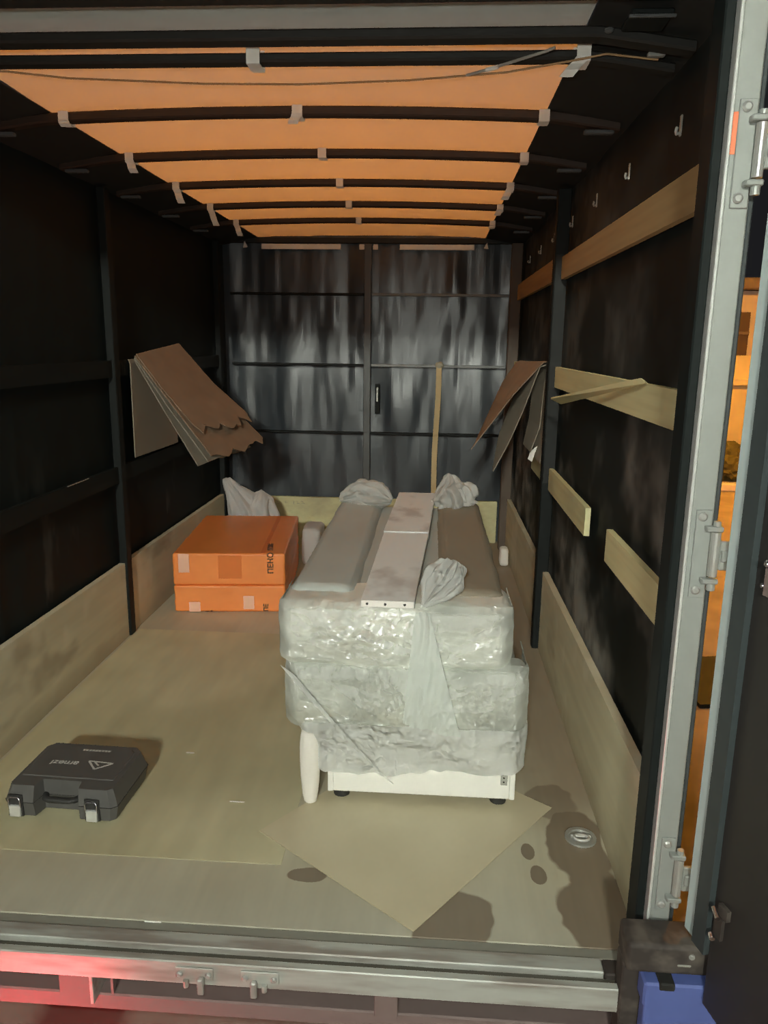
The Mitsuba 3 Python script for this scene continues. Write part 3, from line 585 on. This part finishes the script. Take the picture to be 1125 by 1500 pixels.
# ---------------------------------------------------------------- wrapped sofa
base = thing('sofa_base', 'white low board base on black feet under the wrapped sofa sections', 'cabinet')  # drawer box that forms the base of the sofa
add('front_board', bx(1.240, 1.822, 0.612, 0.632, 0.036, 0.280, 0.002), 'm_white', base)
add('side_board', bx(1.222, 1.2395, 0.608, 2.10, 0.036, 0.272, 0.002), 'm_white', base)
add('side_board', bx(1.8225, 1.840, 0.608, 2.10, 0.036, 0.280, 0.002), 'm_white', base)
add('back_board', bx(1.240, 1.822, 2.08, 2.10, 0.036, 0.272, 0.002), 'm_white', base)
for x, y in ((1.265, 0.645), (1.79, 0.645), (1.265, 2.06), (1.79, 2.06)):
    add('foot', cyl((x, y, 0.0105), (x, y, 0.036), 0.027, 20), 'm_case_dark', base, label='black foot')
h = add('hinge_plate', bx(1.792, 1.815, 0.6085, 0.6118, 0.088, 0.175, 0.0008), 'm_zinc', base, label='grey metal plate with screws')
for z in (0.10, 0.115, 0.15): add('screw', bolt((1.803, 0.6085, z), (0, -1, 0), 0.003, 0.0015), 'm_case_dark', h)
lo = thing('sofa_section', 'lower of the two plastic-wrapped sofa sections, on the white base', 'sofa section')
add('padding', rbox(1.104, 1.844, 0.612, 2.14, 0.283, 0.485, 0.045, 0.003, 4), 'm_fabric', lo, smooth=True)
up = thing('sofa_section', 'upper of the two plastic-wrapped sofa sections, with white planks on top', 'sofa section')
add('padding', rbox(1.090, 1.786, 0.617, 2.16, 0.494, 0.684, 0.04, 0.003, 7), 'm_fabric', up, smooth=True)
add('side_pad', rbox(1.078, 1.300, 0.70, 2.20, 0.62, 0.722, 0.045, 0.006, 9), 'm_fabric', up, smooth=True)
add('side_pad', rbox(1.572, 1.79, 0.70, 2.18, 0.62, 0.718, 0.045, 0.006, 10), 'm_fabric_brown', up, smooth=True, label='brownish padded strip')

# plastic film: tight wrap over the front of each section, then a loose skirt, a flap and a twist
CRK = np.ones(7) / 7
def wrap_grid(prof, xls, xrs, zs, nx, ns, wrap, seed, amp=1.0, hem=0.0, rc=0.045, wide=None):
    prof = np.array(prof, float)
    d = np.r_[0, np.cumsum(np.linalg.norm(np.diff(prof, axis=0), axis=1))]; s_ = np.linspace(0, d[-1], ns)
    py, pz = np.interp(s_, d, prof[:, 0]), np.interp(s_, d, prof[:, 1])
    py = np.convolve(np.pad(py, 3, 'edge'), CRK, 'valid'); pz = np.convolve(np.pad(pz, 3, 'edge'), CRK, 'valid')
    xl, xr = np.interp(pz, zs, xls)[:, None], np.interp(pz, zs, xrs)[:, None]
    u = np.linspace(-wrap, 1 + wrap, nx)[None] * np.ones((ns, 1))
    uf = np.clip(u, 0, 1); wd = xr - xl
    x = xl + wd * uf
    side = np.maximum(-u, u - 1).clip(0) * 0.74
    e = np.minimum(uf, 1 - uf) * wd
    topw = np.clip((py - 0.615) / 0.05, 0, 1)[:, None]
    y = py[:, None] + rc * np.clip(1 - e / rc, 0, 1) ** 2 * (1 - topw) + side * (1 - topw)
    z = pz[:, None] - side * topw * 0.35 - 0.02 * np.clip(1 - e / 0.03, 0, 1) ** 2 * topw
    x = x + (u < 0) * (-0.003) + (u > 1) * 0.003
    P = np.stack([x, y, z], -1)
    t = np.linspace(0, 1, ns)[:, None]
    if hem:
        h = np.clip((t - 0.45) / 0.55, 0, 1)
        P[..., 2] += h * hem * (meshkit.fbm(np.stack([x * 8, side * 9, 0 * x], -1), 4, seed) - 0.5)
    n = grid_mesh(P).vertex_normals.reshape(P.shape).copy()
    sg = (n * np.array([0, -1, 1.0])).sum(-1) + (u < -0.02) * -n[..., 0] * 3 + (u > 1.02) * n[..., 0] * 3
    n *= np.sign(sg + 1e-9)[..., None]
    w = meshkit.fbm(P * 4, 2, seed)[..., None] - 0.5
    cr = np.exp(-((x - 1.50) / 0.22) ** 2)
    # long tension folds, and sharp facets in patches round the middle
    q = np.stack([P[..., 0] * 4 + P[..., 2] * 6 * np.sign(P[..., 0] - 1.45), P[..., 1] * 4, P[..., 2] * 14 - np.abs(P[..., 0] - 1.45) * 6], -1) + w * 1.6
    r1 = ridged(q, 2, seed + 1) ** 2
    g = np.random.default_rng(seed); fac = np.zeros_like(x)
    wp = (meshkit.fbm(P * 11, 2, seed + 3) - 0.5)
    for k_ in range(12):
        dv = g.normal(size=3); dv /= np.linalg.norm(dv); fr = g.uniform(12, 46)
        ph = (P @ dv) * fr + wp * g.uniform(0.8, 2.2) + g.uniform()
        fac += np.abs(ph - np.floor(ph) - 0.5) / fr * g.uniform(0.5, 1.0)
    msk = np.clip((meshkit.fbm(P * 8 + 5, 2, seed + 6) - 0.34) / 0.2, 0, 1) * (0.35 + 0.9 * cr)
    edge = np.clip(np.minimum(uf, 1 - uf) / 0.08, 0.15, 1)
    disp = 0.005 * (r1 - 0.35) + edge * (1 - 0.85 * topw) * (0.11 * msk + 0.02) * (fac - 0.045)
    return P + n * (amp * np.maximum(disp, -0.004) + 0.004)[..., None]
Z3 = [0.1, 0.8]
add('film_wrap', grid_mesh(wrap_grid([(0.82, .692), (.76, .694), (.70, .695), (.66, .694), (.63, .689), (.604, .672), (.597, .62), (.598, .56), (.604, .515), (.625, .492)], [1.072, 1.068], [1.803, 1.803], Z3, 480, 210, 0.3, 21)), 'm_wrap', up, smooth=True, label='shiny crumpled plastic film')
add('film_wrap', grid_mesh(wrap_grid([(.70, .492), (.64, .491), (.612, .480), (.594, .45), (.588, .40), (.588, .34), (.594, .30), (.606, .278)], [1.086, 1.090], [1.862, 1.860], Z3, 480, 170, 0.3, 44, 0.9)), 'm_wrap_grey', lo, smooth=True, label='shiny crumpled plastic film')
add('skirt', grid_mesh(wrap_grid([(.588, .300), (.586, .25), (.590, .22), (.583, .18), (.576, .146)], [1.195, 1.12], [1.858, 1.864], [0.12, 0.28], 330, 90, 0.12, 61, 0.9, hem=0.06)), 'm_film', lo, smooth=True, label='loose torn clear plastic film hanging over the white board')
def flap(tl, tr, bl, br, seed, amp=0.008, n=90):
    u, v = np.meshgrid(np.linspace(0, 1, n), np.linspace(0, 1, n), indexing='ij')
    tl, tr, bl, br = map(np.array, (tl, tr, bl, br))
    P = ((1 - u) * (1 - v))[..., None] * tl + ((1 - u) * v)[..., None] * tr + (u * (1 - v))[..., None] * bl + (u * v)[..., None] * br
    P[..., 1] -= amp * (ridged(P * np.array([40, 10, 9]) + 3 * meshkit.fbm(P * 6, 2, seed)[..., None], 2, seed) - 0.4) + 0.014 * np.sin(np.pi * u)
    P[..., 2] += 0.03 * (meshkit.fbm(P * 20, 3, seed) - 0.5) * (u > 0.9)
    return grid_mesh(P)
add('flap', flap((1.50, 0.564, 0.695), (1.545, 0.564, 0.695), (1.47, 0.552, 0.33), (1.655, 0.550, 0.282), 3, 0.016), 'm_film_milky', up, smooth=True, label='hanging triangular flap')
add('flap', flap((1.075, 0.575, 0.50), (1.12, 0.575, 0.47), (1.40, 0.566, 0.135), (1.445, 0.566, 0.098), 6), 'm_film', lo, smooth=True)
def pleated(path, radii, folds, seed, depth=0.35, n=96, m=40, flat=1.0):
    """gathered sheet: a pleated tube along a path, closed in a ragged crest"""
    path = np.array(path, float); t0 = np.linspace(0, 1, len(path)); t = np.linspace(0, 1, m)
    c = np.stack([np.interp(t, t0, path[:, k]) for k in range(3)], -1); R = np.interp(t, np.linspace(0, 1, len(radii)), radii)
    a = np.linspace(0, 2 * np.pi, n, endpoint=True)[None]
    ph = meshkit.fbm(np.stack([t * 3, t * 0, t * 0], -1), 2, seed)[:, None] * 3
    nz = meshkit.fbm(np.stack([np.cos(a) * 2.2 + 0 * t[:, None], np.sin(a) * 2.2 + 0 * t[:, None], t[:, None] * 2.5 + 0 * a], -1), 3, seed + 1) - 0.5
    fold = 1 - np.abs(np.sin(folds * a / 2 + ph + nz * 3))
    r = R[:, None] * (1 - depth * fold + 0.9 * nz)
    tg = np.gradient(c, axis=0); tg /= np.linalg.norm(tg, axis=1, keepdims=True)
    s1 = np.cross(tg, [0, 1.0, 0.01]); s1 /= np.linalg.norm(s1, axis=1, keepdims=True); s2 = np.cross(tg, s1)
    P = c[:, None] + r[..., None] * (np.cos(a)[..., None] * s1[:, None] + flat * np.sin(a)[..., None] * s2[:, None])
    return grid_mesh(P)
add('twist', pleated([(1.525, 0.60, 0.702), (1.555, 0.625, 0.735), (1.59, 0.66, 0.775), (1.615, 0.69, 0.81), (1.618, 0.70, 0.825)], [0.010, 0.045, 0.060, 0.045, 0.003], 9, 5, 0.45), 'm_film', up, smooth=True, label='bunched pale twist of film')
add('film_bunch', pleated([(1.09, 2.08, 0.73), (1.19, 2.06, 0.755), (1.28, 2.04, 0.755), (1.345, 2.03, 0.735)], [0.03, 0.085, 0.08, 0.02], 8, 8, 0.3), 'm_film', up, smooth=True)
add('film_bunch', pleated([(1.665, 2.06, 0.722), (1.66, 2.06, 0.76), (1.64, 2.08, 0.80), (1.625, 2.10, 0.855), (1.622, 2.10, 0.87)], [0.10, 0.11, 0.075, 0.03, 0.002], 8, 12, 0.3), 'm_film', up, smooth=True)
k = thing('white_plank', 'white plank with dowel holes in its near end, on the wrapped sofa', 'plank')
def plank(ya, yb, xa0, xa1, xb0, xb1, z0, z1): return hull([(xa0, ya, z) for z in (z0, z1)] + [(xa1, ya, z) for z in (z0, z1)] + [(xb0, yb, z) for z in (z0, z1)] + [(xb1, yb, z) for z in (z0, z1)])
add('board', plank(0.565, 1.42, 1.333, 1.497, 1.348, 1.533, 0.705, 0.727), 'm_white_dirty', k)
add('edge_band', plank(0.5625, 0.5648, 1.334, 1.496, 1.334, 1.496, 0.706, 0.726), 'm_white', k)
for x in (1.352, 1.408, 1.468): add('hole', cyl((x, 0.5615, 0.716), (x, 0.5635, 0.716), 0.0042, 12), 'm_case_dark', k, label='dark dowel hole')
one('white_plank', plank(1.425, 2.27, 1.346, 1.535, 1.372, 1.562, 0.705, 0.733), 'm_white_dirty', 'white plank behind the holed one, farther from the camera on the wrapped sofa', 'plank')
# white roll standing in front of the left overhang
pts = [(1.165, 0.60, z) for z in np.linspace(0.006, 0.262, 14)]
rr = [0.021, 0.025, 0.027, 0.029, 0.031, 0.032, 0.033, 0.033, 0.034, 0.034, 0.034, 0.033, 0.031, 0.026]
one('white_roll', tube(pts, np.array(rr), 24), 'm_foam_white', 'white foam roll standing upright at the left front corner of the sofa', 'roll', smooth=40)

# ---------------------------------------------------------------- things at the far end
def bagmesh(cx, cy, sx, sy, peaks, seed, n=70):
    u, v = np.meshgrid(np.linspace(-1, 1, n), np.linspace(-1, 1, n), indexing='ij')
    z = np.zeros_like(u)
    for (px, py, h, w) in peaks: z = np.maximum(z, h * np.clip(1 - np.sqrt(((u - px) / w) ** 2 + ((v - py) / (w * 1.6)) ** 2), 0, 1) ** 0.55)
    fall = np.clip((1 - np.maximum(np.abs(u), np.abs(v))) / 0.12, 0, 1)
    z = z * (0.85 + 0.22 * ridged(np.stack([u * 4, v * 3, z * 3], -1), 3, seed)) * fall
    P = np.stack([cx + sx * u, cy + sy * v, 0.002 + z], -1)
    return grid_mesh(P)
k = thing('plastic_bag', 'crumpled white plastic bag peaking behind the orange packs', 'bag')
add('bulk', pleated([(0.25, 3.56, 0.003), (0.24, 3.56, 0.15), (0.22, 3.56, 0.32), (0.15, 3.55, 0.45), (0.09, 3.55, 0.545), (0.088, 3.55, 0.555)], [0.17, 0.18, 0.15, 0.075, 0.03, 0.002], 7, 3, 0.25), 'm_bag', k, smooth=True)
add('fold', pleated([(0.32, 3.55, 0.10), (0.33, 3.55, 0.30), (0.335, 3.55, 0.42), (0.34, 3.55, 0.475)], [0.12, 0.13, 0.085, 0.003], 6, 6, 0.25), 'm_bag', k, smooth=True)
one('white_bundle', rbox(0.665, 0.79, 3.30, 3.55, 0.002, 0.26, 0.03, 0.012, 31), 'm_bag', 'pale wrapped bundle between the orange packs and the sofa', 'bundle', smooth=True)
one('foam_block', rbox(2.025, 2.085, 3.42, 3.52, 0.002, 0.13, 0.02, 0.006, 33), 'm_foam_white', 'small white foam block by the right sideboard behind the sofa', 'block', smooth=True)

# ---------------------------------------------------------------- draped cardboard
def card(near, far, label, m='m_card', **k): return one('cardboard_sheet', patch(near, far, **k), m, label, 'cardboard', None)
# left wall: one flap hangs down the wall, the others lean out over the slat
card([(0.004, 2.14, 1.402), (0.012, 2.14, 1.38), (0.010, 2.14, 0.905)], [(0.006, 2.80, 1.41), (0.012, 2.80, 1.38), (0.010, 2.80, 0.90)], 'cardboard flap hanging straight down the left wall behind the leaning sheets', 'm_card_pale', seed=1)
lean = [([(0.03, 2.15, 1.400), (0.17, 2.15, 1.15), (0.335, 2.15, 0.868)], [(0.04, 2.66, 1.44), (0.22, 2.68, 1.18), (0.475, 2.72, 0.89)], 'm_card_pale', 'lowest greyish cardboard sheet leaning out from the left wall', 0.01),
        ([(0.032, 2.15, 1.410), (0.20, 2.15, 1.155), (0.390, 2.16, 0.885)], [(0.05, 2.70, 1.46), (0.26, 2.72, 1.20), (0.50, 2.74, 0.925)], 'm_card_pale', 'thin cardboard sheet second from the bottom of the leaning stack on the left', 0.01),
        ([(0.034, 2.15, 1.419), (0.215, 2.15, 1.175), (0.415, 2.16, 0.905)], [(0.06, 2.71, 1.47), (0.28, 2.73, 1.21), (0.555, 2.75, 0.93)], 'm_card', 'ragged brown cardboard sheet under the top one of the stack on the left wall', 0.05),
        ([(0.038, 2.16, 1.428), (0.16, 2.16, 1.262), (0.305, 2.17, 1.085), (0.345, 2.19, 1.045)], [(0.07, 2.72, 1.482), (0.26, 2.73, 1.26), (0.468, 2.74, 1.075), (0.475, 2.74, 1.07)], 'm_card', 'top brown cardboard sheet with a torn lower edge leaning from the left wall', 0.10)]
for i, (a, b, m, lab, jag) in enumerate(lean): card(a, b, lab, m, jag=jag, seed=i + 2, n=22)
# right wall
card([(2.115, 2.16, 1.418), (2.075, 2.16, 1.425), (1.93, 2.17, 1.255), (1.736, 2.2, 0.978)], [(2.115, 2.86, 1.40), (2.02, 2.86, 1.412), (1.94, 2.86, 1.29), (1.785, 2.84, 0.915)], 'brown cardboard sheet sticking out farthest from the right wall', seed=3)
card([(2.105, 2.17, 1.412), (2.055, 2.17, 1.395), (1.985, 2.18, 1.18), (1.925, 2.19, 1.02), (1.852, 2.2, 0.868)], [(2.10, 2.7, 1.405), (2.04, 2.7, 1.38), (1.98, 2.66, 1.20), (1.90, 2.5, 1.02), (1.858, 2.3, 0.862)], 'curved cardboard sheet hanging second from the right wall outwards', 'm_card_pale', seed=4)
card([(2.112, 2.20, 1.408), (2.090, 2.20, 1.39), (2.075, 2.2, 1.10), (2.035, 2.2, 0.97)], [(2.108, 2.6, 1.403), (2.086, 2.6, 1.385), (2.07, 2.6, 1.10), (2.045, 2.6, 0.96)], 'narrow cardboard sheet hanging close to the right wall behind the curved one', 'm_card_pale', seed=5)
card([(2.115, 2.10, 1.402), (2.092, 2.10, 1.394), (2.088, 2.1, 1.10), (2.072, 2.1, 0.93)], [(2.115, 2.35, 1.402), (2.091, 2.35, 1.392), (2.086, 2.35, 1.10), (2.07, 2.35, 0.93)], 'cardboard strip hanging flattest against the right wall by the middle post', 'm_card_pale', seed=6)
one('paper_scrap', thick(np.array([[(2.04, 2.24, 0.97), (2.075, 2.24, 1.0)], [(2.028, 2.24, 0.93), (2.05, 2.24, 0.915)]]), 0.003), 'm_foam_white', 'small white paper scrap under the cardboard on the right wall', 'paper')

# ---------------------------------------------------------------- outside: ground, fence, building, lamps
struct('ground', bx(-12, 22, -14, 32, GROUND - 0.2, GROUND, 0.01), 'm_asphalt', 'dark yard ground around the truck')
k = thing('fence_wall', 'yellowish fence wall lit by an added lamp, seen through the gap beside the door', 'fence')
add('panel', bx(4.5, 12, 13.4, 13.6, GROUND, 1.36, 0.01), 'm_fence', k)
add('rail', bx(4.5, 12, 13.30, 13.39, 0.80, 0.92, 0.01), 'm_fence', k)
k = thing('building', 'pale building with a dark window behind the fence, seen through the door gap', 'building')
add('wall', bx(4.0, 13, 14.5, 14.8, GROUND, 2.62, 0.01), 'm_wall_out', k)
add('roof', bx(3.8, 13.2, 14.2, 15.2, 2.63, 2.85, 0.02), 'm_chassis', k)
w = add('window', bx(6.9, 7.84, 14.46, 14.499, 1.30, 2.20, 0.004), 'm_glass_dark', k)
add('transom', bx(6.9, 7.84, 14.43, 14.459, 1.76, 1.82, 0.004), 'm_chassis', w)
add('mullion', bx(7.44, 7.50, 14.435, 14.459, 1.30, 1.76, 0.004), 'm_chassis', w)
k = thing('low_hedge', 'low dark hedge at the foot of the fence outside', 'hedge')
for i in range(6): add('clump', crumple((7.0 + i * 0.45, 12.7, GROUND + 0.28), (0.4, 0.35, 0.38), i + 3, 0.4, 3), 'm_bush', k)
one('kerb', bx(5.0, 12.0, 11.4, 11.6, GROUND, GROUND + 0.13, 0.02), 'm_wall_out', 'pale kerb in front of the hedge outside', 'kerb')
one('dark_patch', rot(bx(3.35, 4.0, 3.25, 4.05, GROUND + 0.001, GROUND + 0.03, 0.005), 8, (0, 0, 1), (3.6, 3.6, 0)), 'm_black', 'dark flat patch on the orange lit ground outside the door gap', 'mat')  # thin dark shape lying on the ground
def street_lamp(pos, px, power, label):
    k = thing('street_lamp', label, 'lamp'); sx, sy, sz = pos
    add('pole', tube([(px, sy, GROUND), (px, sy, sz + 0.1)], np.array([0.08, 0.05]), 12), 'm_zinc', k)
    add('arm', tube([(px, sy, sz + 0.1), ((px + sx) / 2, sy, sz + 0.3), (sx, sy, sz + 0.22)], 0.035, 10), 'm_zinc', k)
    add('head', bx(sx - 0.3, sx + 0.3, sy - 0.14, sy + 0.14, sz + 0.06, sz + 0.2, 0.03), 'm_zinc', k)
    scene[k + '__lens'] = mikit.ply(bx(sx - 0.25, sx + 0.25, sy - 0.11, sy + 0.11, sz, sz + 0.05, 0.02), 'm_white', emitter={'type': 'area', 'radiance': rgb(*power)})
street_lamp(STREET_LAMP, -2.2, STREET_POWER, 'sodium street lamp reaching over the truck')
street_lamp(FENCE_FILL, 11.5, FENCE_FILL_POWER, 'added unseen sodium lamp that brightens the fence')
k = thing('yard_lamp', 'white floodlight on a stand behind the photographer', 'lamp')
lx, ly, lz = YARD_LAMP
add('stand', tube([(lx, ly - 0.1, GROUND), (lx, ly - 0.1, lz - 0.23)], 0.03, 10), 'm_zinc', k)
add('housing', bx(lx - 0.28, lx + 0.28, ly - 0.14, ly - 0.02, lz - 0.23, lz + 0.23, 0.01), 'm_case', k)
scene[k + '__lens'] = mikit.ply(bx(lx - 0.25, lx + 0.25, ly - 0.015, ly, lz - 0.2, lz + 0.2, 0.002), 'm_white', emitter={'type': 'area', 'radiance': rgb(*YARD_POWER)})
# the phone's own flash, beside its lens
k = thing('phone_flash', 'small phone flash beside the camera', 'lamp')
fc = CAM - 0.06 * RIGHT - 0.05 * DOWN - 0.03 * FWD
q = np.array([fc + a * 0.015 * RIGHT + b * 0.015 * DOWN for a, b in ((-1, -1), (1, -1), (1, 1), (-1, 1))])
q = np.vstack([q, q - 0.004 * FWD])
scene[k + '__lens'] = mikit.ply(hull(q), 'm_white', emitter={'type': 'area', 'radiance': rgb(*FLASH_POWER)})
